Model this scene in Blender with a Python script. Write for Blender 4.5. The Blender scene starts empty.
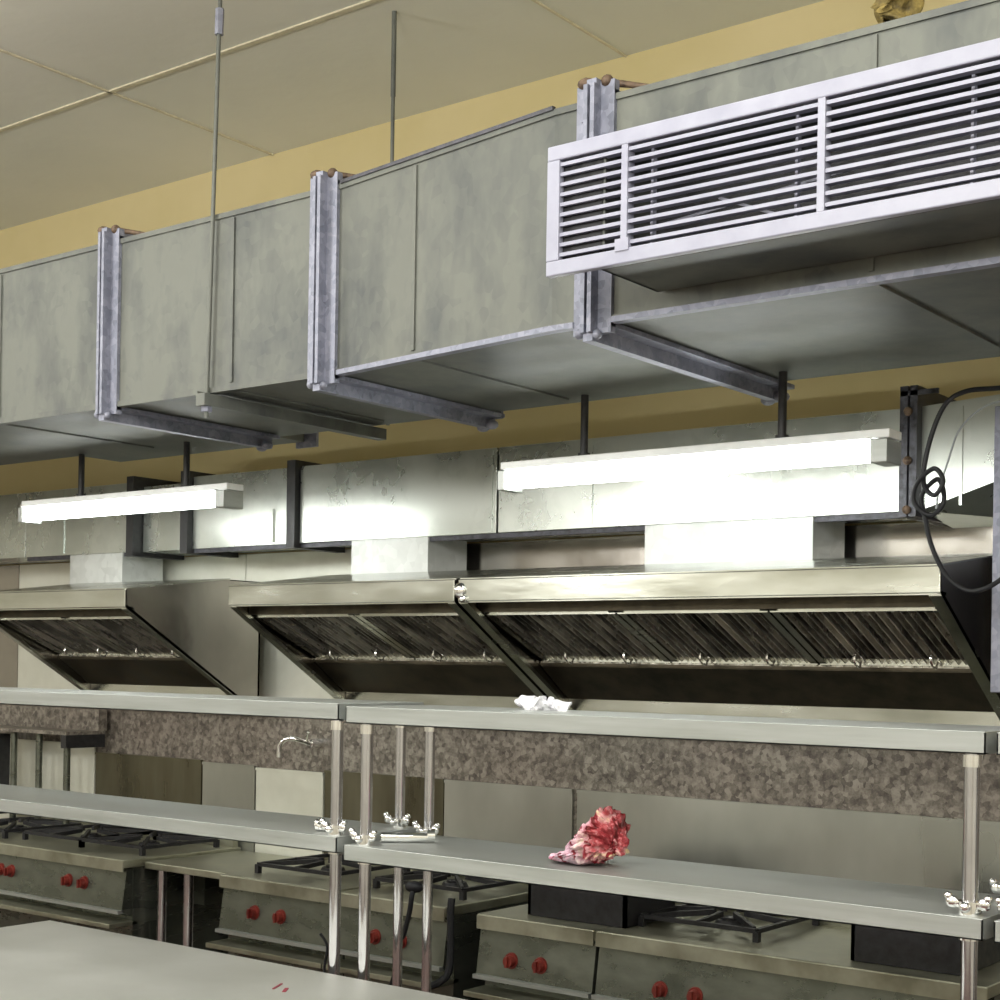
import bpy, bmesh, math, random
from mathutils import Vector, Matrix, noise
random.seed(7)
S = bpy.context.scene
COL = S.collection
V = Vector

# ------------------------------------------------------------------ materials
def new_mat(name):
    m = bpy.data.materials.new(name); m.use_nodes = True
    nt = m.node_tree; b = nt.nodes['Principled BSDF']
    return m, nt, b
def N(nt, t, **kw):
    n = nt.nodes.new(t)
    for k, v in kw.items():
        if k in n.inputs: n.inputs[k].default_value = v
        else: setattr(n, k, v)
    return n
def coords(nt, scale=(1, 1, 1)):
    tc = N(nt, 'ShaderNodeTexCoord'); g = N(nt, 'ShaderNodeNewGeometry')
    mp = N(nt, 'ShaderNodeMapping'); mp.inputs['Scale'].default_value = scale
    nt.links.new(g.outputs['Position'], mp.inputs['Vector'])
    return mp.outputs['Vector']
def ramp(nt, fac, stops):
    r = N(nt, 'ShaderNodeValToRGB'); e = r.color_ramp.elements
    while len(e) < len(stops): e.new(.5)
    for i, (p, c) in enumerate(stops):
        e[i].position = p; e[i].color = (*c, 1) if len(c) == 3 else c
    nt.links.new(fac, r.inputs['Fac']); return r.outputs['Color']
def g3(v): return (v, v, v)
def noisy(name, c0, c1, rough=(.3, .5), metal=0., scale=(3, 3, 3), nscale=2., detail=4., bump=0., bscale=None, spec=.5, aniso=0.):
    """surface with a colour mottling and a roughness variation"""
    m, nt, b = new_mat(name)
    v = coords(nt, scale)
    n = N(nt, 'ShaderNodeTexNoise', Scale=nscale, Detail=detail, Roughness=.6)
    nt.links.new(v, n.inputs['Vector'])
    nt.links.new(ramp(nt, n.outputs['Fac'], [(.3, c0), (.7, c1)]), b.inputs['Base Color'])
    nt.links.new(ramp(nt, n.outputs['Fac'], [(.3, g3(rough[0])), (.7, g3(rough[1]))]), b.inputs['Roughness'])
    b.inputs['Metallic'].default_value = metal
    b.inputs['Specular IOR Level'].default_value = spec
    if bump:
        v2 = coords(nt, bscale or scale)
        n2 = N(nt, 'ShaderNodeTexNoise', Scale=nscale * 2, Detail=3.)
        nt.links.new(v2, n2.inputs['Vector'])
        bp = N(nt, 'ShaderNodeBump', Strength=bump, Distance=.01)
        nt.links.new(n2.outputs['Fac'], bp.inputs['Height']); nt.links.new(bp.outputs['Normal'], b.inputs['Normal'])
    return m
def galv(name, c0, c1, rough, metal, cell=28., bump=.0, fl=.22, sc=(1, 1, 1)):
    """zinc coated sheet: flaky spangle over cloudy stains"""
    m, nt, b = new_mat(name)
    v = coords(nt)
    vo = N(nt, 'ShaderNodeTexVoronoi', Scale=cell); nt.links.new(v, vo.inputs['Vector'])
    bw = N(nt, 'ShaderNodeRGBToBW'); nt.links.new(vo.outputs['Color'], bw.inputs['Color'])
    n = N(nt, 'ShaderNodeTexNoise', Scale=2.2, Detail=4., Roughness=.6); nt.links.new(coords(nt, sc), n.inputs['Vector'])
    mx = N(nt, 'ShaderNodeMath', operation='MULTIPLY_ADD'); mx.inputs[1].default_value = fl
    nt.links.new(bw.outputs['Val'], mx.inputs[0]); nt.links.new(n.outputs['Fac'], mx.inputs[2])
    nt.links.new(ramp(nt, mx.outputs['Value'], [(.32, c0), (.5 + fl * 1.4, c1)]), b.inputs['Base Color'])
    nt.links.new(ramp(nt, mx.outputs['Value'], [(.35, g3(rough[0])), (.85, g3(rough[1]))]), b.inputs['Roughness'])
    b.inputs['Metallic'].default_value = metal
    if bump:
        bp = N(nt, 'ShaderNodeBump', Strength=bump, Distance=.02)
        nt.links.new(n.outputs['Fac'], bp.inputs['Height']); nt.links.new(bp.outputs['Normal'], b.inputs['Normal'])
    return m
def plain(name, c, rough=.5, metal=0.):
    return noisy(name, tuple(x * .9 for x in c), tuple(min(1, x * 1.08) for x in c), (rough * .85, min(1, rough * 1.15)), metal, nscale=3.)

M = {}
M['ceiling'] = noisy('ceiling_plaster', (.68, .68, .60), (.78, .77, .68), (.8, .95), scale=(.5, .5, .5), nscale=1.3, bump=.15, bscale=(6, 6, 6))
M['joint'] = noisy('joint_filler', (.55, .5, .37), (.72, .67, .5), (.7, .9), nscale=9)
M['yellow'] = noisy('yellow_wall_paint', (.53, .44, .21), (.62, .52, .29), (.6, .8), scale=(.7, .7, .7), nscale=1.5)
M['cream'] = noisy('cream_wall_paint', (.60, .58, .50), (.68, .66, .57), (.6, .8), scale=(.7, .7, .7), nscale=1.5)
M['floor'] = noisy('dark_red_floor', (.055, .018, .018), (.09, .035, .03), (.25, .45), nscale=3)
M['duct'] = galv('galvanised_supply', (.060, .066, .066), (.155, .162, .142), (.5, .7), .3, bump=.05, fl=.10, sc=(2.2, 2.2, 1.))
M['ductdark'] = galv('galvanised_flange', (.12, .13, .17), (.30, .31, .38), (.4, .6), .4, cell=60, fl=.5, sc=(6, 6, 3))
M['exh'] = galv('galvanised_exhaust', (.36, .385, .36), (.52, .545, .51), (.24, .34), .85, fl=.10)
M['collar'] = galv('galvanised_collar', (.42, .44, .43), (.66, .68, .67), (.35, .5), .35)
M['black'] = noisy('black_paint', (.008, .008, .01), (.03, .03, .032), (.35, .6), nscale=14)
M['dirty'] = noisy('blackened_angle_iron', (.01, .01, .012), (.10, .10, .12), (.3, .6), .4, nscale=12, detail=6)
M['bolt'] = noisy('rusty_bolt', (.05, .03, .02), (.22, .15, .1), (.5, .8), .3, nscale=20)
M['grime'] = noisy('greasy_brown_lagging', (.05, .035, .008), (.32, .24, .07), (.6, .9), nscale=14, bump=.6)
M['white'] = noisy('white_powder_coat', (.29, .295, .37), (.34, .345, .42), (.35, .45), nscale=4)
M['enamel'] = plain('white_enamel', (.85, .87, .86), .35)
M['steel'] = noisy('brushed_steel', (.33, .35, .33), (.42, .44, .43), (.34, .46), .55, scale=(.8, 4, 14), nscale=2.5, bump=.02)
M['steel_v'] = noisy('brushed_steel_panel', (.34, .35, .32), (.48, .49, .45), (.25, .4), .85, scale=(1.5, 1.5, .8), nscale=1.6, bump=.0)
M['hood'] = noisy('hood_steel', (.44, .45, .40), (.60, .61, .56), (.16, .30), 1., scale=(1.2, 3, 5), nscale=2., bump=.08)
M['hoodside'] = noisy('hood_side_steel', (.27, .25, .23), (.38, .36, .33), (.14, .26), 1., scale=(2, 2, 2), nscale=1.3, bump=.16)
M['inner'] = noisy('greasy_hood_inside', (.035, .03, .02), (.10, .085, .06), (.3, .5), .8, nscale=4)
M['baffle'] = noisy('glint_baffle_steel', (.07, .065, .055), (.85, .82, .74), (.12, .4), .75, scale=(14, 2, 2), nscale=2.)  # strong light-dark mottling paints glints into the steel colour
M['pole'] = plain('polished_tube', (.62, .62, .66), .12, 1.)
M['chrome'] = plain('chrome', (.9, .9, .9), .05, 1.)
M['table'] = noisy('worktop_steel', (.50, .51, .47), (.62, .63, .60), (.36, .46), .65, scale=(1.2, 1.2, 1), nscale=1.5)
M['range'] = noisy('range_steel', (.10, .11, .09), (.17, .18, .15), (.2, .4), .75, scale=(3, 1, 6), nscale=2.)
M['rangetop'] = noisy('range_top_steel', (.22, .22, .16), (.42, .42, .33), (.3, .5), .7, scale=(2, 2, 2), nscale=3., bump=.05)
M['castiron'] = noisy('cast_iron', (.008, .008, .01), (.03, .03, .035), (.4, .65), .2, nscale=12)
M['knob'] = noisy('red_knob', (.10, .010, .008), (.22, .03, .02), (.3, .45), nscale=8)
M['brass'] = plain('brass', (.6, .42, .15), .3, 1.)
M['cable'] = plain('black_rubber', (.004, .005, .008), .6)
M['greywire'] = plain('grey_wire', (.30, .33, .34), .5)
M['pale'] = noisy('pale_steel_panel', (.64, .65, .57), (.76, .77, .69), (.3, .45), .3, nscale=1.5)
M['olive'] = noisy('olive_stained_steel', (.11, .10, .065), (.18, .17, .12), (.25, .4), .8, scale=(3, 1, .6), nscale=2.)
M['film'] = noisy('clear_film', (.75, .74, .8), (.95, .95, 1.), (.1, .3), nscale=20, bump=.8)
M['redmark'] = plain('red_marker', (.25, .03, .05), .6)
M['greens'] = noisy('green_cloth', (.03, .10, .03), (.5, .55, .48), (.6, .8), nscale=14)

def granite():
    m, nt, b = new_mat('speckled_granite'); v = coords(nt)
    n1 = N(nt, 'ShaderNodeTexVoronoi', Scale=55.); n2 = N(nt, 'ShaderNodeTexNoise', Scale=26., Detail=6., Roughness=.75)
    n3 = N(nt, 'ShaderNodeTexNoise', Scale=1.6, Detail=3.)
    for n in (n1, n2, n3): nt.links.new(v, n.inputs['Vector'])
    bw = N(nt, 'ShaderNodeRGBToBW'); nt.links.new(n1.outputs['Color'], bw.inputs['Color'])
    a = N(nt, 'ShaderNodeMath', operation='MULTIPLY_ADD'); a.inputs[1].default_value = .35
    nt.links.new(bw.outputs['Val'], a.inputs[0]); nt.links.new(n2.outputs['Fac'], a.inputs[2])
    c = ramp(nt, a.outputs['Value'], [(.45, (.06, .052, .046)), (.62, (.14, .125, .11)), (.85, (.30, .28, .25))])
    mx = N(nt, 'ShaderNodeMix', data_type='RGBA', blend_type='MULTIPLY'); mx.inputs['Factor'].default_value = 1
    nt.links.new(c, mx.inputs['A']); nt.links.new(ramp(nt, n3.outputs['Fac'], [(.35, (.9, .84, .8)), (.65, (1, 1, .95))]), mx.inputs['B'])
    nt.links.new(mx.outputs['Result'], b.inputs['Base Color']); b.inputs['Roughness'].default_value = .32
    return m
M['granite'] = granite()
def emit(name, col, st):
    m, nt, b = new_mat(name); b.inputs['Base Color'].default_value = (.9, .9, .9, 1)
    b.inputs['Emission Color'].default_value = (*col, 1); b.inputs['Emission Strength'].default_value = st
    return m
M['tube'] = emit('lit_tube', (.97, 1, .96), 15.)
def cloth_mat():
    m, nt, b = new_mat('pink_red_print_cloth')
    tc = N(nt, 'ShaderNodeTexCoord'); v = tc.outputs['Object']
    n = N(nt, 'ShaderNodeTexNoise', Scale=17., Detail=5., Roughness=.7, Distortion=.8); nt.links.new(v, n.inputs['Vector'])
    w = N(nt, 'ShaderNodeTexWave', Scale=7., Distortion=5., Detail=2.); w.inputs['Detail Scale'].default_value = 2.
    nt.links.new(v, w.inputs['Vector'])
    c1 = ramp(nt, n.outputs['Fac'], [(.38, (.20, .005, .012)), (.47, (.42, .06, .07)), (.56, (.62, .28, .30)), (.66, (.74, .64, .36))])
    c2 = ramp(nt, w.outputs['Fac'], [(.04, (.35, .02, .05)), (.16, (1, 1, 1))])
    c3 = ramp(nt, n.outputs['Fac'], [(.33, (.42, .10, .18)), (.43, (.66, .42, .52)), (.6, (.74, .60, .68))])
    sx = N(nt, 'ShaderNodeSeparateXYZ'); nt.links.new(v, sx.inputs['Vector'])
    mr = N(nt, 'ShaderNodeMapRange'); mr.inputs['From Min'].default_value = -.01; mr.inputs['From Max'].default_value = .05
    nt.links.new(sx.outputs['X'], mr.inputs['Value'])
    m0 = N(nt, 'ShaderNodeMix', data_type='RGBA'); nt.links.new(mr.outputs['Result'], m0.inputs['Factor'])
    nt.links.new(c3, m0.inputs['A']); nt.links.new(c1, m0.inputs['B']); c1 = m0.outputs['Result']
    mx = N(nt, 'ShaderNodeMix', data_type='RGBA', blend_type='MULTIPLY'); mx.inputs['Factor'].default_value = 1
    nt.links.new(c1, mx.inputs['A']); nt.links.new(c2, mx.inputs['B'])
    nt.links.new(mx.outputs['Result'], b.inputs['Base Color']); b.inputs['Roughness'].default_value = .55
    return m
M['cloth'] = cloth_mat()

# ------------------------------------------------------------------ mesh building
class MB:
    def __init__(s): s.bm = bmesh.new()
    def box(s, x0, x1, y0, y1, z0, z1, bev=0.):
        t = bmesh.new(); bmesh.ops.create_cube(t, size=1)
        for v in t.verts:
            v.co = V(((x0 + x1) / 2 + v.co.x * (x1 - x0), (y0 + y1) / 2 + v.co.y * (y1 - y0), (z0 + z1) / 2 + v.co.z * (z1 - z0)))
        if bev: bmesh.ops.bevel(t, geom=list(t.edges), offset=bev, segments=2, affect='EDGES', profile=.5)
        s._merge(t); return s
    def _merge(s, t, mtx=None):
        me = bpy.data.meshes.new('tmp'); t.to_mesh(me); t.free()
        if mtx is not None: me.transform(mtx)
        s.bm.from_mesh(me); bpy.data.meshes.remove(me)
    def cyl(s, a, b, r, r2=None, n=16):
        a, b = V(a), V(b); d = b - a
        t = bmesh.new(); bmesh.ops.create_cone(t, cap_ends=True, segments=n, radius1=r, radius2=r if r2 is None else r2, depth=d.length)
        q = d.to_track_quat('Z', 'Y').to_matrix().to_4x4()
        s._merge(t, Matrix.Translation((a + b) / 2) @ q); return s
    def ball(s, c, r, sc=(1, 1, 1), n=2):
        t = bmesh.new(); bmesh.ops.create_icosphere(t, subdivisions=n, radius=r)
        s._merge(t, Matrix.Translation(V(c)) @ Matrix.Diagonal((*sc, 1))); return s
    def prismx(s, prof, x0, x1):
        """closed (y,z) outline pushed along X"""
        vs0 = [s.bm.verts.new((x0, y, z)) for y, z in prof]; vs1 = [s.bm.verts.new((x1, y, z)) for y, z in prof]
        n = len(prof)
        s.bm.faces.new(vs0); s.bm.faces.new(vs1[::-1])
        for i in range(n): s.bm.faces.new((vs0[i], vs1[i], vs1[(i + 1) % n], vs0[(i + 1) % n]))
        return s
    def hexa(s, p):
        v = [s.bm.verts.new(c) for c in p]
        for f in ((0, 1, 2, 3), (4, 7, 6, 5), (0, 4, 5, 1), (1, 5, 6, 2), (2, 6, 7, 3), (3, 7, 4, 0)): s.bm.faces.new([v[i] for i in f])
        return s
    def bar(s, a, b, w, h):
        """rectangular bar from a to b, w wide sideways, h tall"""
        a, b = V(a), V(b); d = (b - a); t = bmesh.new(); bmesh.ops.create_cube(t, size=1)
        x = d.normalized(); up = V((0, 0, 1)) if abs(x.z) < .95 else V((0, 1, 0))
        y = up.cross(x).normalized(); z = x.cross(y)
        m = Matrix((x, y, z)).transposed().to_4x4(); m.translation = (a + b) / 2
        s._merge(t, m @ Matrix.Diagonal((d.length, w, h, 1))); return s
    def path(s, pts, r, n=8, smooth=6):
        P = [V(p) for p in pts]; out = []
        for i in range(len(P) - 1):
            p0 = P[max(i - 1, 0)]; p1 = P[i]; p2 = P[i + 1]; p3 = P[min(i + 2, len(P) - 1)]
            for k in range(smooth):
                t = k / smooth
                out.append(.5 * ((2 * p1) + (p2 - p0) * t + (2 * p0 - 5 * p1 + 4 * p2 - p3) * t * t + (3 * p1 - p0 - 3 * p2 + p3) * t ** 3))
        out.append(P[-1]); rings = []; ref = V((.3, .9, .2)).normalized()
        for i, p in enumerate(out):
            d = (out[min(i + 1, len(out) - 1)] - out[max(i - 1, 0)]).normalized()
            u = d.cross(ref).normalized(); w = d.cross(u)
            rings.append([s.bm.verts.new(p + r * (math.cos(a) * u + math.sin(a) * w)) for a in [2 * math.pi * j / n for j in range(n)]])
        for A, B in zip(rings, rings[1:]):
            for j in range(n): s.bm.faces.new((A[j], A[(j + 1) % n], B[(j + 1) % n], B[j]))
        s.bm.faces.new(rings[0][::-1]); s.bm.faces.new(rings[-1]); return s
    def build(s, name, mat, parent=None, smooth=False):
        off = V((0, 0, 0))
        if parent is not None: off = ORG[parent.name]
        bmesh.ops.recalc_face_normals(s.bm, faces=list(s.bm.faces))
        me = bpy.data.meshes.new(name)
        org = off
        if parent is None:
            xs = [v.co for v in s.bm.verts]
            org = V((sum(c.x for c in xs) / len(xs), sum(c.y for c in xs) / len(xs), min(c.z for c in xs)))
        for v in s.bm.verts: v.co -= org
        if smooth:
            for f in s.bm.faces: f.smooth = True
        s.bm.to_mesh(me); s.bm.free(); me.materials.append(mat if not isinstance(mat, str) else M[mat])
        if smooth: 
            try: me.set_sharp_from_angle(angle=math.radians(40))
            except Exception: pass
        o = bpy.data.objects.new(name, me); COL.objects.link(o)
        if parent is None: o.location = org
        else: o.parent = parent
        ORG[o.name] = org
        return o
ORG = {}
def tag(o, label=None, cat=None, group=None, kind=None):
    if label: o['label'] = label
    if cat: o['category'] = cat
    if group: o['group'] = group
    if kind: o['kind'] = kind
    return o
def thing(name, label, cat, loc, group=None):
    o = bpy.data.objects.new(name, None); COL.objects.link(o); o.location = loc; o.empty_display_size = .1
    ORG[o.name] = V(loc); return tag(o, label, cat, group)
def struct(name, mb, mat): return tag(mb.build(name, mat), kind='structure')

WY = 4.75; CZ = 4.058
# ------------------------------------------------------------------ setting
struct('floor', MB().box(-11, 3.2, -3.2, WY, -.1, 0), 'floor')
struct('ceiling', MB().box(-11, 3.2, -3.2, WY, CZ, CZ + .1), 'ceiling')
struct('wall_back', MB().box(-11.1, 3.3, WY, WY + .1, 0, CZ), 'yellow')
struct('wall_left', MB().box(-11.1, -11, -3.2, WY, 0, CZ), 'cream')
struct('wall_right', MB().box(3.2, 3.3, -3.2, WY, 0, CZ), 'cream')
struct('wall_front', MB().box(-11.1, 3.3, -3.3, -3.2, 0, CZ), 'cream')
struct('trim_1', MB().box(-11, 3.2, WY - .03, WY, .0, 1.56), 'granite')       # speckled stone facing
# pale filler lines between the ceiling slabs
def jline(n, x0, y0, x1, y1, w=.02):
    struct(n, MB().bar((x0, y0, CZ - .003), (x1, y1, CZ - .003), w, .006), 'joint')
jline('trim_2', -10.9, 3.84, -1.2, 3.84, .022)
jline('trim_3', -5.0, 2.4, -5.0, WY, .012)
jline('trim_4', -3.1, 2.6, -3.1, WY, .010)
# stainless wall facing behind the hoods; pale pieces have reflected tube light painted in
for i, (a, b, mt) in enumerate([(-8.6, -6.82, 'hoodside'), (-6.815, -5.09, 'pale'), (-5.085, -4.27, 'pale'), (-4.265, -2.6, 'hoodside'), (-2.595, -.9, 'hoodside')]):
    struct('trim_%d' % (5 + i), MB().box(a, b, WY - .045, WY - .0, 1.565, 2.24), mt)

# ------------------------------------------------------------------ supply duct
ZB, ZT = 2.595, 3.140
sd = thing('supply_duct', 'large galvanised rectangular air duct running below the ceiling above the lights', 'duct', (-4.0, 3.5, ZB))
def fy(x):
    if x <= -3.04: return 3.165
    if x >= -2.2: return 3.05
    t = (x + 3.04) / .84; return 3.165 + (3.05 - 3.165) * t
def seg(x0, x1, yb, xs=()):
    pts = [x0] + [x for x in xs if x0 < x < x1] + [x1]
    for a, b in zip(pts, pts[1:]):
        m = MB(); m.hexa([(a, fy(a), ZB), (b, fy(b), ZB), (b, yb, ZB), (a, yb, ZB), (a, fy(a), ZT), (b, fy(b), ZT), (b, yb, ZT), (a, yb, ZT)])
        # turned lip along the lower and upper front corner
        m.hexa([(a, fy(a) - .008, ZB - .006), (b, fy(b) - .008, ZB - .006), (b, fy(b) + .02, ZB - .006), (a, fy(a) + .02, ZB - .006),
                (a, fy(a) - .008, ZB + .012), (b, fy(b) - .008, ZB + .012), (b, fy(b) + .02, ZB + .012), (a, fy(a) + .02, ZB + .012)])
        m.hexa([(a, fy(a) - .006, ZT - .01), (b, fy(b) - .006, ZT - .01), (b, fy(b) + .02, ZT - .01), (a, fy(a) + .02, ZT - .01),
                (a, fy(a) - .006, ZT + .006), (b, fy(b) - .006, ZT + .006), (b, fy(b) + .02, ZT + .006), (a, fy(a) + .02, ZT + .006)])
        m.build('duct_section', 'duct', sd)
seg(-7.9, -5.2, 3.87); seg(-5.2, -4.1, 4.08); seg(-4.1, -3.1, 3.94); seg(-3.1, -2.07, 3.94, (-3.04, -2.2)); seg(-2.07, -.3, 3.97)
# standing seams on the front face and underside
for x in (-6.0, -4.72, -3.50, -2.72, -1.35):
    y = fy(x)
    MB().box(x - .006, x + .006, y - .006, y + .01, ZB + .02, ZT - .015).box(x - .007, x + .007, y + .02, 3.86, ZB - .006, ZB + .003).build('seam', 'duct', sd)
def flange(x, yb, w=.055, name='flange', e=.12):
    y = fy(x)
    m = MB()
    m.box(x - w, x - .004, y - .012, y + .01, ZB - .03, ZT + .04).box(x + .004, x + w, y - .012, y + .01, ZB - .03, ZT + .04)
    m.box(x - .016, x - .004, y - .042, y, ZB - .03, ZT + .03).box(x + .004, x + .016, y - .042, y, ZB - .03, ZT + .03)
    m.box(x - w, x + w, y - .01, yb + e, ZB - .016, ZB - .004).box(x - .014, x + .014, y - .03, yb + e, ZB - .05, ZB - .004)
    m.box(x - w, x + w, y - .01, yb + .05, ZT + .004, ZT + .016).box(x - .014, x + .014, y - .03, yb + .06, ZT + .004, ZT + .045)
    m.box(x - w, x + w, yb, yb + .012, ZB - .02, ZT + .02)
    o = m.build(name, 'ductdark', sd)
    for dz in (.02, .1, .2, .3, .4, .5): MB().cyl((x - .035, y - .012, ZB + dz), (x - .035, y - .018, ZB + dz), .006, n=6).build('bolt', 'ductdark', o)
    MB().ball((x - .03, y - .01, ZT + .045), .018, (1.3, 1, .8)).build('bolt', 'bolt', o, True)
    MB().ball((x + .03, y - .006, ZT + .040), .016).build('bolt', 'bolt', o, True)
    MB().cyl((x + .01, y, ZT + .045), (x + .13, y + .05, ZT + .02), .010, .006).build('tie_wire', 'bolt', o, True)
    MB().ball((x - .03, y - .02, ZB - .028), .014).build('bolt', 'ductdark', o, True)
    MB().ball((x + .02, y - .02, ZB - .034), .013).build('bolt', 'ductdark', o, True)
    c = MB()
    for q in range(3): c.ball((x - .02 + .03 * q, yb + e - .02 - .015 * q, ZB - .045 + .008 * (q % 2)), .02, (1.2, 1, .8))
    c.build('clamp', 'ductdark', o, True)
flange(-4.10, 4.09, e=-.19); flange(-3.105, 3.95, e=.02); flange(-2.07, 3.95, e=.07)
for xa, xb in ((-3.04, -2.2), (-2.2, -2.125), (-2.015, -.3)):
    MB().hexa([(xa, fy(xa) - .016, ZB - .008), (xb, fy(xb) - .016, ZB - .008), (xb, fy(xb) + .012, ZB - .008), (xa, fy(xa) + .012, ZB - .008), (xa, fy(xa) - .016, ZB + .006), (xb, fy(xb) - .016, ZB + .006), (xb, fy(xb) - .004, ZB + .006), (xa, fy(xa) - .004, ZB + .006)]).build('corner_angle', 'ductdark', sd)
# trapeze hangers
def trapeze(x, yr, front=True):
    h = MB().box(x - .02, x + .02, yr - .03, 3.96, ZB - .05, ZB - .012).box(x - .02, x - .014, yr - .03, 3.96, ZB - .012, ZB - .004)
    o = h.build('hanger_channel', 'duct', sd)
    MB().cyl((x - .006, yr, ZB - .085), (x + .035, yr, CZ), .0068, n=10).build('hanger_rod', 'duct', sd, True)
    MB().cyl((x - .005, yr, ZB - .066), (x - .005, yr, ZB - .05), .018, n=6).build('nut', 'ductdark', sd)
    MB().cyl((x + .026, yr, 3.70), (x + .028, yr, 3.78), .014, n=6).build('rod_coupler', 'ductdark', sd)
trapeze(-3.59, 3.148)
g = MB().cyl((-3.56, 3.955, ZB), (-3.56, 3.955, CZ), .007, n=10); g.cyl((-3.56, 3.955, CZ - .3), (-3.56, 3.955, CZ), .009, n=10).build('hanger_rod', 'duct', sd, True)
# thin edge cleats where the duct widens
MB().bar((-3.04, 3.16, ZT + .008), (-2.2, 3.045, ZT + .008), .012, .010).build('edge_cleat', 'dirty', sd)
lag = MB().ball((-1.315, 3.09, ZT + .055), .036, (1.5, 1, 1.0), 5).build('lagging_scrap', 'grime', None, True)
for v_ in lag.data.vertices: v_.co += V((noise.noise(v_.co * 30), noise.noise(v_.co * 30 + V((5, 5, 5))), noise.noise(v_.co * 26 + V((1, 8, 5))))) * .04
lag.location.z = ZT + .02
tag(lag,
    'brown greasy scrap of lagging caught on top of the big duct', 'insulation')

# ------------------------------------------------------------------ white supply grille with its box
FY = 2.78; gx0, gx1, gz0, gz1 = -2.025, -.62, 2.643, 2.94
gr = thing('supply_air_grille', 'white louvred air grille on the front of the big ceiling duct', 'air vent', (-1.3, FY, gz0))
bx = MB()
bx.box(gx0 + .14, gx1 - .02, FY + .02, 3.04, gz0 + .0, gz0 + .008).box(gx0 + .14, gx1 - .02, FY + .02, 3.04, gz1 - .03, gz1 - .022)
bx.box(gx0 + .14, gx0 + .148, FY + .02, 3.04, gz0, gz1 - .03).box(gx1 - .03, gx1 - .02, FY + .02, 3.04, gz0, gz1 - .03)
bx.build('plenum_box', 'duct', gr)
MB().box(gx0 + .15, gx1 - .03, 3.0, 3.038, gz0 + .01, gz1 - .035).build('opening_shade', 'black', gr)  # black sheet stands in for the shade inside the box
# black sheet paints shade behind the blades so the grille reads deep
MB().box(gx0 + .03, gx0 + .142, FY + .02, FY + .03, gz0 + .01, gz1 - .01).build('back_shade', 'black', gr)
fr = MB(); fw = .034
fr.box(gx0, gx1, FY, FY + .02, gz0, gz0 + fw, .003).box(gx0, gx1, FY, FY + .02, gz1 - fw, gz1, .003).box(gx0, gx0 + fw, FY, FY + .02, gz0 + fw, gz1 - fw, .002).box(gx1 - fw, gx1, FY, FY + .02, gz0 + fw, gz1 - fw, .002)
fr.build('frame', 'white', gr)
for x in (-1.815, -1.344, -.87):
    MB().box(x - .008, x + .008, FY + .001, FY + .03, gz0 + fw, gz1 - fw).build('mullion', 'white', gr)
MB().box(-1.835, -1.800, FY - .003, FY + .01, gz0 + .028, gz0 + .055).build('latch', 'white', gr)
nb = 10
for i in range(nb):
    z = gz0 + fw + (i + .55) * (gz1 - gz0 - 2 * fw) / nb
    MB().bar((gx0 + fw, FY + .018, z), (gx1 - fw, FY + .018, z), .024, .0035).bar((gx0 + fw, FY + .007, z), (gx1 - fw, FY + .007, z), .004, .008).build('louvre_blade', 'white', gr)
# rear vertical adjusting vanes, seen as thin lines behind the blades
for x in (-1.77, -1.42, -1.05): MB().box(x - .003, x + .003, FY + .045, FY + .06, gz0 + .03, gz1 - .04).build('rear_vane', 'white', gr)
MB().bar((-1.62, FY + .08, gz0 + .13), (-1.48, FY + .08, gz0 + .07), .006, .006).bar((-1.9 + .03, FY + .09, gz0 + .09), (-1.3, FY + .09, gz0 + .14), .006, .006).build('damper_link', 'white', gr)

# ------------------------------------------------------------------ exhaust duct above the hoods
EY, EB, ETp, EK = 4.42, 2.246, 2.565, 4.70
ed = thing('exhaust_duct', 'bright galvanised exhaust duct with black joints running above the cooker hoods', 'duct', (-4.0, 4.55, EB))
def eseg(x0, x1, y0=EY, z0=EB, z1=ETp): MB().box(x0, x1, y0, EK, z0, z1, .002).build('duct_section', 'exh', ed)
eseg(-8.6, -6.36); eseg(-6.355, -5.56); eseg(-5.50, -5.185, EY + .03, EB, ETp - .02)
eseg(-5.13, -4.525, EY + .005); eseg(-4.46, -3.43); eseg(-3.42, -1.84)
MB().hexa([(-1.79, EY, EB), (-1.45, EY, EB + .11), (-1.45, EK, EB - .03), (-1.79, EK, EB - .03),
           (-1.79, EY, ETp), (-1.45, EY, ETp + .02), (-1.45, EK, ETp + .02), (-1.79, EK, ETp)]).build('duct_section', 'exh', ed)
MB().box(-1.45, -.3, EY, EK, EB + .11, ETp + .02).build('duct_section', 'exh', ed)
for x in (-5.53, -5.157, -4.49):
    MB().box(x - .024, x + .024, EY - .025, EK, EB - .02, ETp + .025).build('joint_flange', 'black', ed)
o = MB().box(-1.84, -1.815, EY - .04, EK, EB - .02, ETp + .06).box(-1.808, -1.785, EY - .04, EK, EB - .02, ETp + .06).box(-1.83, -1.79, EY - .02, EK, EB - .01, ETp + .05).box(-1.84, -1.72, EY - .04, EY - .03, ETp + .03, ETp + .045).build('joint_flange', 'dirty', ed)
for z in (.0, .15, .3): MB().ball((-1.812, EY - .045, EB + z), .014).build('bolt', 'bolt', o)
# seams and raised edges on the duct face
for x in (-6.05, -3.45, -3.0, -1.66, -4.62): MB().box(x - .004, x + .004, EY - .005, EY + .01, EB + .01, EB + .15 if x in (-4.62,) else ETp - .01).build('seam', 'exh', ed)
for i, (a, b) in enumerate([(-6.0, -5.61), (-4.165, -3.76), (-2.777, -2.143)]):
    MB().box(a, b, EY + .0, EY + .24, 2.105, EB, .002).build('collar', 'collar', ed)
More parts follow.
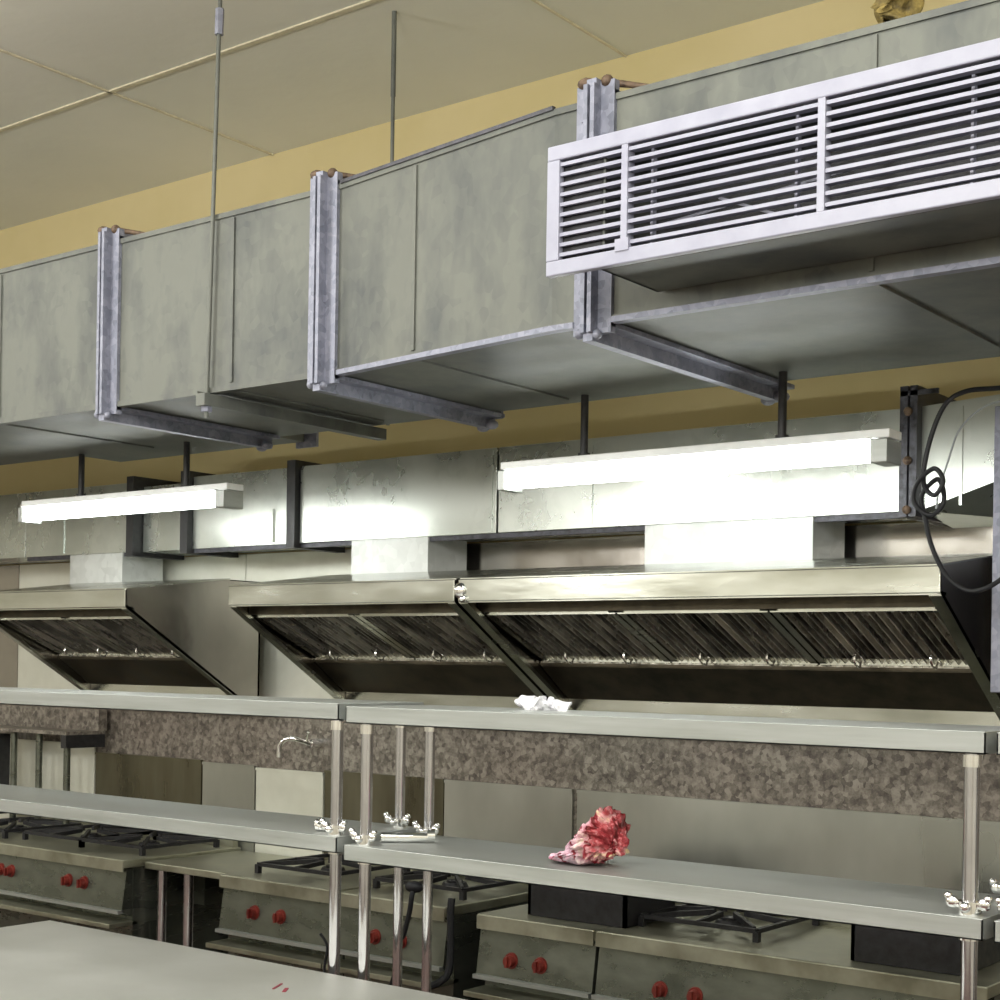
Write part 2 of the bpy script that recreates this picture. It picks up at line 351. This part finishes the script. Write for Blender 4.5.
# hoods carry their own top; a folded stiffener sits along the foot of the duct
MB().box(-6.355, -5.56, EY + .01, EY + .03, EB - .018, EB).box(-5.13, -4.525, EY + .01, EY + .03, EB - .018, EB).box(-4.46, -1.84, EY + .01, EY + .03, EB - .018, EB).build('stiffener', 'dirty', ed)

# ------------------------------------------------------------------ fluorescent battens
def batten(x0, x1, z, rods, label):
    t = thing('fluorescent_light', label, 'light', ((x0 + x1) / 2, 3.84, z), 'twin-tube lights hanging in front of the exhaust duct')
    MB().box(x0 + .03, x1 - .05, 3.775, 3.90, z + .034, z + .040, .001).box(x0, x1, 3.80, 3.885, z + .038, z + .062, .003).build('housing', 'enamel', t)  # wide plate over the tubes added to block their upward light
    for y, dz in ((3.805, -.008), (3.86, .012)):
        MB().cyl((x0 + .03, y, z + dz), (x1 - .05, y, z + dz), .019, n=20).build('tube', 'tube', t, True)
    for a, b in ((x0, x0 + .028), (x1 - .048, x1)):
        MB().box(a, b, 3.785, 3.885, z - .03, z + .034, .003).build('end_cap', 'steel', t)
    for x in rods: MB().cyl((x, 3.845, z + .06), (x, 3.845, ZB), .0125, n=10).cyl((x, 3.845, z + .055), (x, 3.845, z + .075), .02, n=10).build('drop_rod', 'black', t, True)
batten(-5.50, -4.22, 2.355, (-5.152, -4.50), 'lit twin-tube fluorescent light on black rods above the left-hand cooker hood')
batten(-2.935, -1.625, 2.340, (-2.642, -1.964), 'lit twin-tube fluorescent light on black rods above the right-hand cooker hood')

# ------------------------------------------------------------------ cooker hoods
def hood(x0, x1, nf, label, lipx=None):
    t = thing('cooker_hood', label, 'cooker hood', ((x0 + x1) / 2, 4.2, 1.575), 'steel canopy hoods over the ranges')
    Y0, YB = 3.86, 4.60
    MB().hexa([(x0, Y0 + .01, 2.035), (x1, Y0 + .01, 2.035), (x1, EY, 2.105), (x0, EY, 2.105), (x0, Y0 + .01, 2.04), (x1, Y0 + .01, 2.04), (x1, EY, 2.11), (x0, EY, 2.11)]).build('sloped_top', 'hood', t)
    MB().box(x0, x1, EY, YB, 2.10, 2.104).build('top_panel', 'hood', t)
    MB().box(x0, x1, Y0, Y0 + .012, 1.962, 2.036, .003).box(x0, x1, Y0 + .004, Y0 + .045, 1.958, 1.966).build('front_lip', 'hood', t)
    MB().box(x0, x1, YB - .01, YB, 1.575, 2.10).build('back_panel', 'hoodside', t)
    side = [(Y0 + .002, 1.962), (Y0 + .002, 2.034), (EY, 2.104), (YB, 2.104), (YB, 1.575), (4.50, 1.575)]
    for xa, xb in ((x0, x0 + .008), (x1 - .008, x1)):
        MB().prismx(side, xa, xb).build('end_panel', 'hoodside', t)
    for xa, xb in ((x0, x0 + .035), (x1 - .035, x1)):   # folded rim along the sloping edge
        MB().prismx([(Y0 + .01, 1.955), (Y0 + .01, 1.972), (4.50, 1.589), (4.50, 1.572)], xa, xb).build('sloping_rim', 'hood', t)
    MB().box(x0 + .01, x1 - .01, 4.50, 4.508, 1.575, 1.640).build('bottom_flange', 'hood', t)
    # inner dark body, filter bank, grease trough
    MB().prismx([(3.99, 1.99), (4.42, 1.80), (4.55, 1.80), (4.55, 2.08), (4.42, 2.08), (3.99, 2.02)], x0 + .012, x1 - .012).build('inner_box', 'inner', t)
    MB().box(x0 + .012, x1 - .012, Y0 + .05, 3.97, 1.975, 1.985).box(x0 + .012, x1 - .012, 3.955, 3.963, 1.93, 1.985).build('light_rail', 'inner', t)
    MB().prismx([(4.32, 1.752), (4.32, 1.762), (4.34, 1.762), (4.51, 1.655), (4.51, 1.635), (4.49, 1.635)], x0 + .012, x1 - .012).build('grease_trough', 'inner', t)
    MB().bar((x0 + .012, 4.318, 1.760), (x1 - .012, 4.318, 1.760), .012, .008).build('trough_edge', 'inner', t)
    A = V((0, 3.965, 1.935)); B = V((0, 4.325, 1.775)); L = B - A; nrm = V((0, -L.z, L.y)).normalized() * -1
    if nrm.z > 0: nrm = -nrm
    w = (x1 - x0 - .05) / nf
    for i in range(nf):
        a = x0 + .025 + i * w + .004; b = a + w - .008
        f = MB()
        for xx in (a + .012, b - .012): f.bar(A + V((xx, 0, 0)), B + V((xx, 0, 0)), .024, .02)
        for q in (A + L * .03, A + L * .97): f.bar(q + V((a, 0, 0)), q + V((b, 0, 0)), .02, .02)
        fo = f.build('baffle_filter', 'hood', t)
        # two staggered layers of folded channels
        m = MB(); n = max(5, int((w - .05) / .046)); st = (b - a - .05) / n
        for j in range(n):
            c = a + .025 + (j + .5) * st
            for s_ in (-1, 1): m.bar(A + L * .05 + V((c + s_ * st * .26, 0, 0)) - nrm * .002, B - L * .05 + V((c + s_ * st * .26, 0, 0)) - nrm * .002, .003, .022)
            m.bar(A + L * .05 + V((c, 0, 0)) - nrm * .012, B - L * .05 + V((c, 0, 0)) - nrm * .012, st * .52, .003)
        m.build('baffles', 'baffle', fo)
        for xx in ((a + b) / 2 - .12, (a + b) / 2 + .12): MB().path([q + V((xx, 0, 0)) + nrm * d for q, d in ((B - L * .22, .008), (B - L * .2, .03), (B - L * .1, .03), (B - L * .08, .008))], .004, 6, 3).build('handle', 'chrome', fo, True)
    # drip beads along the foot of the filters
    d = MB(); k = int((x1 - x0) / .045); d.box(x0 + .012, x1 - .012, 4.316, 4.324, 1.764, 1.770)
    for j in range(k): d.box(x0 + .03 + j * .045, x0 + .045 + j * .045, 4.31, 4.33, 1.766, 1.784)
    d.build('drip_teeth', 'baffle', t)
    return t
hood(-5.942, -4.877, 2, 'shorter steel cooker hood with sloping filters on the far left')
hood(-4.269, -3.166, 2, 'middle steel cooker hood joined to the long hood on its right')
h2 = hood(-3.150, -1.502, 3, 'longest steel cooker hood under the right-hand light, with three baffle filters')
MB().ball((-3.140, 3.855, 1.998), .022, (1, .5, 1.2)).ball((-3.125, 3.855, 1.97), .014).build('joint_clip', 'chrome', h2, True)

# tall box on the right and its cable
tag(MB().box(-1.414, -1.05, 4.0, 4.418, 1.70, 2.47, .003).build('steel_enclosure', 'ductdark'), 'tall pale metal box on the wall at the right-hand end of the hoods', 'metal box')
tag(MB().path([(-1.28, 3.84, 2.50), (-1.337, 3.84, 2.487), (-1.428, 3.83, 2.485), (-1.481, 3.82, 2.453), (-1.52, 3.82, 2.364), (-1.537, 3.82, 2.259), (-1.50, 3.80, 2.215), (-1.475, 3.80, 2.25), (-1.50, 3.80, 2.285),
     (-1.55, 3.81, 2.25), (-1.56, 3.82, 2.20), (-1.515, 3.82, 2.165), (-1.48, 3.82, 2.20), (-1.50, 3.83, 2.26), (-1.545, 3.83, 2.22), (-1.535, 3.83, 2.165), (-1.516, 3.83, 2.087), (-1.474, 3.83, 2.007), (-1.42, 3.83, 1.967), (-1.367, 3.83, 1.971), (-1.31, 3.84, 2.01)], .0065, 8, 8).build('power_cable', 'cable', None, True),
    'black cable looped and knotted beside the right-hand end of the long hood', 'cable')
tag(MB().path([(-1.30, 3.90, 2.47), (-1.40, 3.90, 2.455), (-1.47, 3.90, 2.40), (-1.50, 3.90, 2.32), (-1.525, 3.90, 2.24), (-1.53, 3.895, 2.19)], .003, 6, 6).build('thin_wire', 'greywire', None, True),
    'thin grey wire following the curve of the black cable', 'wire')

# ------------------------------------------------------------------ tubular racks
def rack(x0, x1, zu, zl, label, posts_at=None):
    t = thing('shelf_rack', label, 'rack', ((x0 + x1) / 2, 3.18, 0), 'two-tier steel racks between the worktop and the ranges')
    for z1, th, nm in ((zu, .046, 'upper_shelf'), (zl, .044, 'lower_shelf')):
        m = MB(); y0, y1 = 3.0, 3.36
        m.box(x0, x1, y0, y1, z1 - .004, z1, .0015)
        m.box(x0, x1, y0, y0 + .003, z1 - th, z1 - .002).box(x0, x1, y1 - .003, y1, z1 - th, z1 - .002)
        m.box(x0, x0 + .003, y0, y1, z1 - th, z1 - .002).box(x1 - .003, x1, y0, y1, z1 - th, z1 - .002)
        m.box(x0, x1, y0, y0 + .02, z1 - th, z1 - th + .003).box(x0 + .01, x1 - .01, 3.16, 3.2, z1 - .03, z1 - .004)
        m.build(nm, 'steel', t)
    for x in (x0 + .042, x1 - .042):
        for y, r in ((3.043, .0165), (3.31, .0145)):
            p = MB().cyl((x, y, 0.03), (x, y, zu - .006), r, n=24).build('post', 'pole', t, True)
            MB().cyl((x, y, 0), (x, y, .03), .028, .02, 16).build('foot', 'black', p, True)
            MB().cyl((x, y, zl - .052), (x, y, zl - .044), r + .006, n=20).build('lower_ring', 'chrome', p, True)
            MB().cyl((x, y, zu - .075), (x, y, zu - .05), r + .004, n=20).build('upper_ring', 'chrome', p, True)
            c = MB().cyl((x, y, zl + .0), (x, y, zl + .028), r + .009, n=20)
            for s_ in (-1, 1):                       # wing bolts of the shelf clamp
                c.ball((x + s_ * .034, y - .012, zl + .024), .014, (1, .6, 1)).cyl((x + s_ * .012, y - .006, zl + .016), (x + s_ * .036, y - .012, zl + .022), .006, n=8)
                c.ball((x + s_ * .042, y - .012, zl + .036), .009)
            c.ball((x, y - .028, zl + .018), .012)
            c.build('clamp', 'chrome', p, True)
    return t
rack(-5.45, -2.866, 1.640, 1.272, 'left steel rack whose shelves run off the left edge, posts at its right end')
rack(-2.838, -1.068, 1.633, 1.254, 'middle steel rack with a pink and red bundle on its lower shelf')
rack(-1.045, -.1, 1.633, 1.254, 'steel rack cut off by the right edge, only its end post showing')
# rods joining the racks and the chrome bolt lying across
tag(MB().cyl((-3.00, 3.075, 1.285), (-2.945, 3.085, 1.285), .0125, n=14).cyl((-3.01, 3.073, 1.2895), (-3.0, 3.075, 1.2895), .017, n=14).build('coupling_bar', 'chrome', None, True),
    'short chrome coupling on the left rack shelf beside its end post', 'coupling')
tag(MB().cyl((-2.80, 3.11, 1.268), (-2.70, 3.20, 1.268), .0135, n=14).cyl((-2.705, 3.195, 1.2735), (-2.69, 3.21, 1.2735), .019, n=14).build('coupling_bar', 'chrome', None, True),
    'longer chrome coupling on the middle rack shelf between its end posts', 'coupling')

# crumpled bundle
def crease(o, amp, sc):
    for v in o.data.vertices:
        n = V((noise.noise(v.co * sc), noise.noise(v.co * sc + V((9, 1, 4))), noise.noise(v.co * sc + V((3, 7, 2)))))
        v.co += n * amp
        v.co.z = max(v.co.z, 0)
    return o
def bundle():
    bm = bmesh.new(); bmesh.ops.create_icosphere(bm, subdivisions=6, radius=1)
    for v in bm.verts:
        c = v.co.copy(); u = c.x
        # outline: low tail on the left, tall ruffled head on the right
        top = .028 + .125 * max(0, min(1, (u + .62) / .95)) ** 1.1
        if u > .75: top *= 1 - (u - .75) * .9
        neck = 1.0 + .25 * math.exp(-((u - .45) / .3) ** 2)
        x = u * .118 + .012 * c.z
        z = (c.z * .5 + .5) * top
        y = c.y * (.05 + .03 * (1 - abs(u))) * neck
        if z < .03: y *= 1.15; x -= .01 * (1 - z / .03)
        p = V((x, y, z)); q = V((u * 3.2 + c.z * 2.2, c.y * 2.5, c.z * 1.4 - u))
        fold = abs(noise.noise(q * 1.3)) * .055 + abs(noise.noise(q * 3.1)) * .022 + noise.noise(q * 8) * .007
        n = V((c.x * .4, c.y, c.z * .8 + .1))
        k = min(1, z / .02)
        p += n * (fold - .022) * k * (.45 + .55 * max(0, min(1, (u + .3) / .7)))
        p.z = max(p.z, 0)
        v.co = p
    me = bpy.data.meshes.new('crumpled_cloth')
    for f in bm.faces: f.smooth = True
    bm.to_mesh(me); bm.free(); me.materials.append(M['cloth'])
    o = bpy.data.objects.new('crumpled_cloth', me); COL.objects.link(o); o.location = (-2.115, 3.13, 1.2545); o.scale = (.95, 1, 1)
    ORG[o.name] = V(o.location)
    return tag(o, 'crumpled pink, red and cream printed cloth on the lower shelf of the middle rack', 'cloth')
bundle()
tag(crease(MB().ball((-2.36, 3.26, 1.645), .018, (4.6, 1.3, .9), 5).build('plastic_film', 'film', None, True), .03, 42),
    'small crumple of whitish plastic film on the upper shelf below the hoods', 'plastic film')

# ------------------------------------------------------------------ worktop at the bottom left
wt = thing('worktop_table', 'plain steel worktop in the bottom left corner, nearest of all', 'table', (-3.0, 2.6, 0))
MB().box(-4.127, -1.9, 2.2, 2.985, .862, .900, .004).build('table_top', 'table', wt)
for x in (-4.06, -1.97):
    for y in (2.27, 2.92): MB().cyl((x, y, 0), (x, y, .862), .02, n=16).build('leg', 'pole', wt, True)
MB().box(-4.06, -1.97, 2.27, 2.92, .25, .27).build('under_shelf', 'steel', wt)
MB().bar((-2.835, 2.74, .901), (-2.865, 2.80, .901), .006, .002).build('marker_stroke', 'redmark', wt)
MB().bar((-2.79, 2.735, .901), (-2.815, 2.77, .901), .010, .002).build('marker_stroke', 'redmark', wt)

# ------------------------------------------------------------------ ranges
def knob(x, z, par, y=4.03):
    m = MB().cyl((x, y, z), (x, y - .012, z), .030, .027, 20).cyl((x, y - .012, z), (x, y - .032, z), .021, .018, 20).bar((x, y - .036, z - .018), (x, y - .036, z + .018), .010, .010)
    o = m.build('knob', 'knob', par, True)
def grate(cx, cy, z, par, r=.21, name='grate'):
    m = MB(); h = .035
    for s_ in (-1, 1):
        m.bar((cx - r, cy + s_ * r, z + h), (cx + r, cy + s_ * r, z + h), .016, .014)
        m.bar((cx + s_ * r, cy - r, z + h), (cx + s_ * r, cy + r, z + h), .016, .014)
        for q in (-1, 1): m.box(cx + s_ * r - .01, cx + s_ * r + .01, cy + q * r - .01, cy + q * r + .01, z, z + h)
    for k in range(8):
        a = k * math.pi / 4; e = r if k % 2 == 0 else r * 1.28
        m.bar((cx + .055 * math.cos(a), cy + .055 * math.sin(a), z + h + .012), (cx + e * math.cos(a), cy + e * math.sin(a), z + h), .013, .018)
    g_ = m.build(name, 'castiron', par)
    MB().cyl((cx, cy, z + .002), (cx, cy, z + .022), .055, .045, 20).cyl((cx, cy, z + .022), (cx, cy, z + .03), .03, n=16).build('burner', 'castiron', par, True)
def cooker(x0, x1, knobs, grates, label, top=.905, kz=.765):
    t = thing('gas_range', label, 'gas range', ((x0 + x1) / 2, 4.4, 0), 'low steel gas ranges in a row along the wall')
    F = 4.06
    MB().box(x0, x1, F + .03, 4.68, .12, top - .035).build('body', 'range', t)
    MB().box(x0, x1, F - .02, 4.70, top - .035, top, .004).box(x0 + .002, x1 - .002, F - .024, F - .018, top - .05, top - .004).build('hob_top', 'rangetop', t)
    MB().prismx([(F - .0, top - .04), (F + .04, top - .04), (F + .04, .66), (F - .025, .69)], x0 + .004, x1 - .004).build('control_panel', 'range', t)
    MB().box(x0 + .004, x1 - .004, F - .045, F - .015, .683, .697).build('panel_rail', 'steel', t)
    MB().box(x0 - .0, x1, F - .09, F + .06, .628, .648, .003).build('drip_tray', 'rangetop', t)
    for x in (x0 + .05, x1 - .05):
        for y in (F + .08, 4.63): MB().cyl((x, y, 0), (x, y, .13), .022, n=12).build('leg', 'pole', t, True)
    for x in knobs:
        knob(x, kz, t, F - .008)
    for (x, y) in grates: grate(x, y, top, t)
    MB().box(x0 + .01, x1 - .01, 4.66, 4.69, top, top + .035).build('rear_upstand', 'rangetop', t)
    return t
cooker(-6.75, -5.085, (-5.97, -5.89, -5.47, -5.36), ((-6.3, 4.36), (-5.78, 4.40), (-5.36, 4.40)), 'gas range at the far left edge with four red knobs in view', .908, .785)
cooker(-4.49, -3.862, (-4.297, -4.153), ((-4.20, 4.38),), 'gas range just left of the rack posts with two red knobs', .908, .776)
cooker(-3.855, -3.33, (-3.663, -3.537), ((-3.60, 4.42),), 'gas range behind the cluster of rack posts with two red knobs', .905, .760)
cooker(-3.19, -2.705, (-3.043, -2.922), (), 'gas range with a black box on top, below the crumpled cloth', .900, .755)
c5 = cooker(-2.70, -1.42, (-2.456, -2.33, -1.80), ((-2.42, 4.42),), 'gas range at the right with an open black burner grate', .900, .742)
for a, b, y, lab in ((-3.04, -2.645, 4.13, 'black metal pan stand on the range tops left of the open burner grate'), (-1.86, -1.52, 4.13, 'black metal pan stand on the range behind the right rack post')):
    t = thing('pan_stand', lab, 'pan stand', ((a + b) / 2, y + .2, .9), 'black pan stands on the ranges')
    MB().box(a, b, y, y + .012, .902, 1.06).box(a, b, y + .30, y + .312, .902, 1.06).box(a, a + .012, y, y + .31, .902, 1.06).box(b - .012, b, y, y + .31, .902, 1.06).build('side_wall', 'castiron', t)
    MB().box(a - .008, b + .008, y - .008, y + .32, 1.055, 1.07).build('rim', 'castiron', t)
# low stand between the first two ranges
ls = thing('low_stand', 'low open steel stand on thin legs between the far left range and its neighbour', 'stand', (-4.79, 4.4, 0))
MB().box(-5.075, -4.50, 4.14, 4.69, .865, .895, .004).build('top', 'rangetop', ls)
for x in (-5.03, -4.86, -4.55):
    for y in (4.2, 4.64): MB().cyl((x, y, 0), (x, y, .865), .022, n=14).build('leg', 'pole', ls, True)
MB().box(-5.05, -4.93, 4.35, 4.6, .70, .865).build('drawer_box', 'range', ls)
MB().box(-4.70, -4.51, 4.30, 4.6, .66, .865).build('side_apron', 'range', ls)
# pipes and hoses at the ranges
tag(MB().path([(-3.262, 3.99, .95), (-3.262, 3.985, .90), (-3.262, 3.985, .72), (-3.275, 3.96, .67), (-3.33, 3.93, .64)], .013, 8).build('gas_pipe', 'cable', None, True), 'black gas pipe running down the gap left of the range below the cloth', 'pipe')
tag(MB().path([(-3.37, 3.92, .99), (-3.365, 3.9, .96), (-3.375, 3.9, .90), (-3.40, 3.9, .82), (-3.42, 3.9, .79), (-3.43, 3.9, .70), (-3.47, 3.9, .55), (-3.42, 3.9, .30), (-3.44, 3.9, .01)], .009, 8).ball((-3.372, 3.92, .985), .035, (1.1, .8, .6)).build('gas_hose', 'cable', None, True),
    'thin black gas hose hanging behind the cluster of rack posts', 'hose')
tag(MB().path([(-3.0, 3.08, .98), (-2.99, 3.1, .94), (-3.02, 3.12, .86), (-3.0, 3.12, .7), (-2.95, 3.12, .55), (-2.9, 3.12, .4), (-2.9, 3.12, .01)], .004, 6).build('thin_cable', 'cable', None, True), 'thin black cable dangling between the rack posts', 'cable')

# ------------------------------------------------------------------ splash panels behind the ranges
def splash(x0, x1, z1, mt, label, y=4.705, z0=.0):
    t = tag(MB().box(x0, x1, y, y + .012, z0, z1, .002).box(x0, x1, y - .004, y + .012, z1 - .006, z1 + .006).build('splash_panel', mt), label, 'splashback', 'splash panels along the wall behind the ranges')
    return t
splash(-8.4, -6.165, 1.32, 'pale', 'pale cream splash panel behind the legs of the small stand, far left')
splash(-6.155, -5.37, 1.283, 'olive', 'dark olive splash panel right of the small stand on the wall')
splash(-5.36, -5.01, 1.275, 'steel_v', 'narrow grey splash panel between the olive and the pale panels')
splash(-5.0, -4.58, 1.268, 'pale', 'pale bright splash panel beneath the chrome tap')
splash(-4.57, -3.90, 1.280, 'olive', 'brownish splash panel behind the cluster of rack posts')
splash(-3.895, -3.262, 1.278, 'steel_v', 'light grey splash panel left of the crumpled cloth')
splash(-3.24, -.5, 1.278, 'steel_v', 'long grey splash panel right of the crumpled cloth')
tp = MB().cyl((-4.62, 4.72, 1.40), (-4.62, 4.66, 1.40), .02, n=16).path([(-4.62, 4.66, 1.40), (-4.64, 4.60, 1.42), (-4.68, 4.58, 1.42), (-4.71, 4.57, 1.39), (-4.715, 4.57, 1.34)], .011, 10).cyl((-4.62, 4.64, 1.41), (-4.60, 4.63, 1.45), .007, n=8)
tag(tp.build('wall_tap', 'chrome', None, True), 'small chrome tap on the stone wall left of the rack posts', 'tap')
# small stand on the left
st = thing('wall_stand', 'small steel stand on three thin legs at the left edge below the racks', 'stand', (-6.4, 4.5, .92))
MB().box(-6.95, -6.05, 4.45, 4.68, 1.383, 1.40).box(-6.95, -6.05, 4.64, 4.69, 1.40, 1.505).build('top', 'granite', st)
MB().box(-6.09, -6.05, 4.45, 4.68, 1.32, 1.383).build('end_bracket', 'black', st)
for x in (-6.57, -6.36, -6.135): MB().cyl((x, 4.52, .92), (x, 4.52, 1.383), .017, n=14).build('leg', 'range', st, True)
MB().box(-6.82, -6.72, 4.5, 4.6, .95, 1.36).build('dark_side', 'black', st)

# ------------------------------------------------------------------ camera
F = 1500.; roll = .016; th = math.atan(F / 1950.)
cam = bpy.data.cameras.new('camera'); co = bpy.data.objects.new('camera', cam); COL.objects.link(co); S.camera = co
cam.sensor_fit = 'HORIZONTAL'; cam.sensor_width = 36; cam.lens = 36 * F / 1000
fwd = V((-math.sin(th), math.cos(th), 0)); right = V((math.cos(th), math.sin(th), 0)); up = V((0, 0, 1))
c, s = math.cos(roll), math.sin(roll)
r2 = right * c + up * s; u2 = up * c - right * s
r2 = right * c + up * s
mw = Matrix((r2, u2, -fwd)).transposed().to_4x4(); mw.translation = V((0, 0, 1.75)); co.matrix_world = mw
cam.shift_y = (666 - 500) / 1000.; cam.clip_start = .05

# ------------------------------------------------------------------ light
def area(name, loc, sx, sy, power, rot=(0, 0, 0), col=(1, .98, .92)):
    l = bpy.data.lights.new(name, 'AREA'); l.shape = 'RECTANGLE'; l.size = sx; l.size_y = sy; l.energy = power; l.color = col
    o = bpy.data.objects.new(name, l); COL.objects.link(o); o.location = loc; o.rotation_euler = rot
def lamp(loc, power, rad=.25, col=(1, .99, .95)):
    l = bpy.data.lights.new('room_fill', 'POINT'); l.energy = power; l.shadow_soft_size = rad; l.color = col
    o = bpy.data.objects.new('room_fill', l); COL.objects.link(o); o.location = loc
for x, y in [(-8.0, .8), (-4.8, .8), (-1.8, .6), (1.2, .8), (-6.5, -1.8), (-2.5, -1.8), (1, -1.8)]:
    lamp((x, y, 3.1), 98)  # unseen fill points added to brighten the ceiling and walls
for x in (-6.2, -4.0, -1.8, .4): area('aisle_fill_light', (x, 1.9, 3.85), 1.25, .2, 24)  # unseen fill added overhead to brighten shelf tops and worktop
w = bpy.data.worlds.new('world'); S.world = w; w.use_nodes = True
w.node_tree.nodes['Background'].inputs['Color'].default_value = (.8, .8, .75, 1); w.node_tree.nodes['Background'].inputs['Strength'].default_value = .1
S.view_settings.view_transform = 'Standard'; S.view_settings.look = 'None'; S.view_settings.gamma = 1; S.view_settings.exposure = 0.
S.view_settings.use_curve_mapping = False
S.cycles.max_bounces = 8; S.cycles.glossy_bounces = 6; S.cycles.diffuse_bounces = 4
S.cycles.sample_clamp_indirect = 6
S.cycles.use_denoising = True
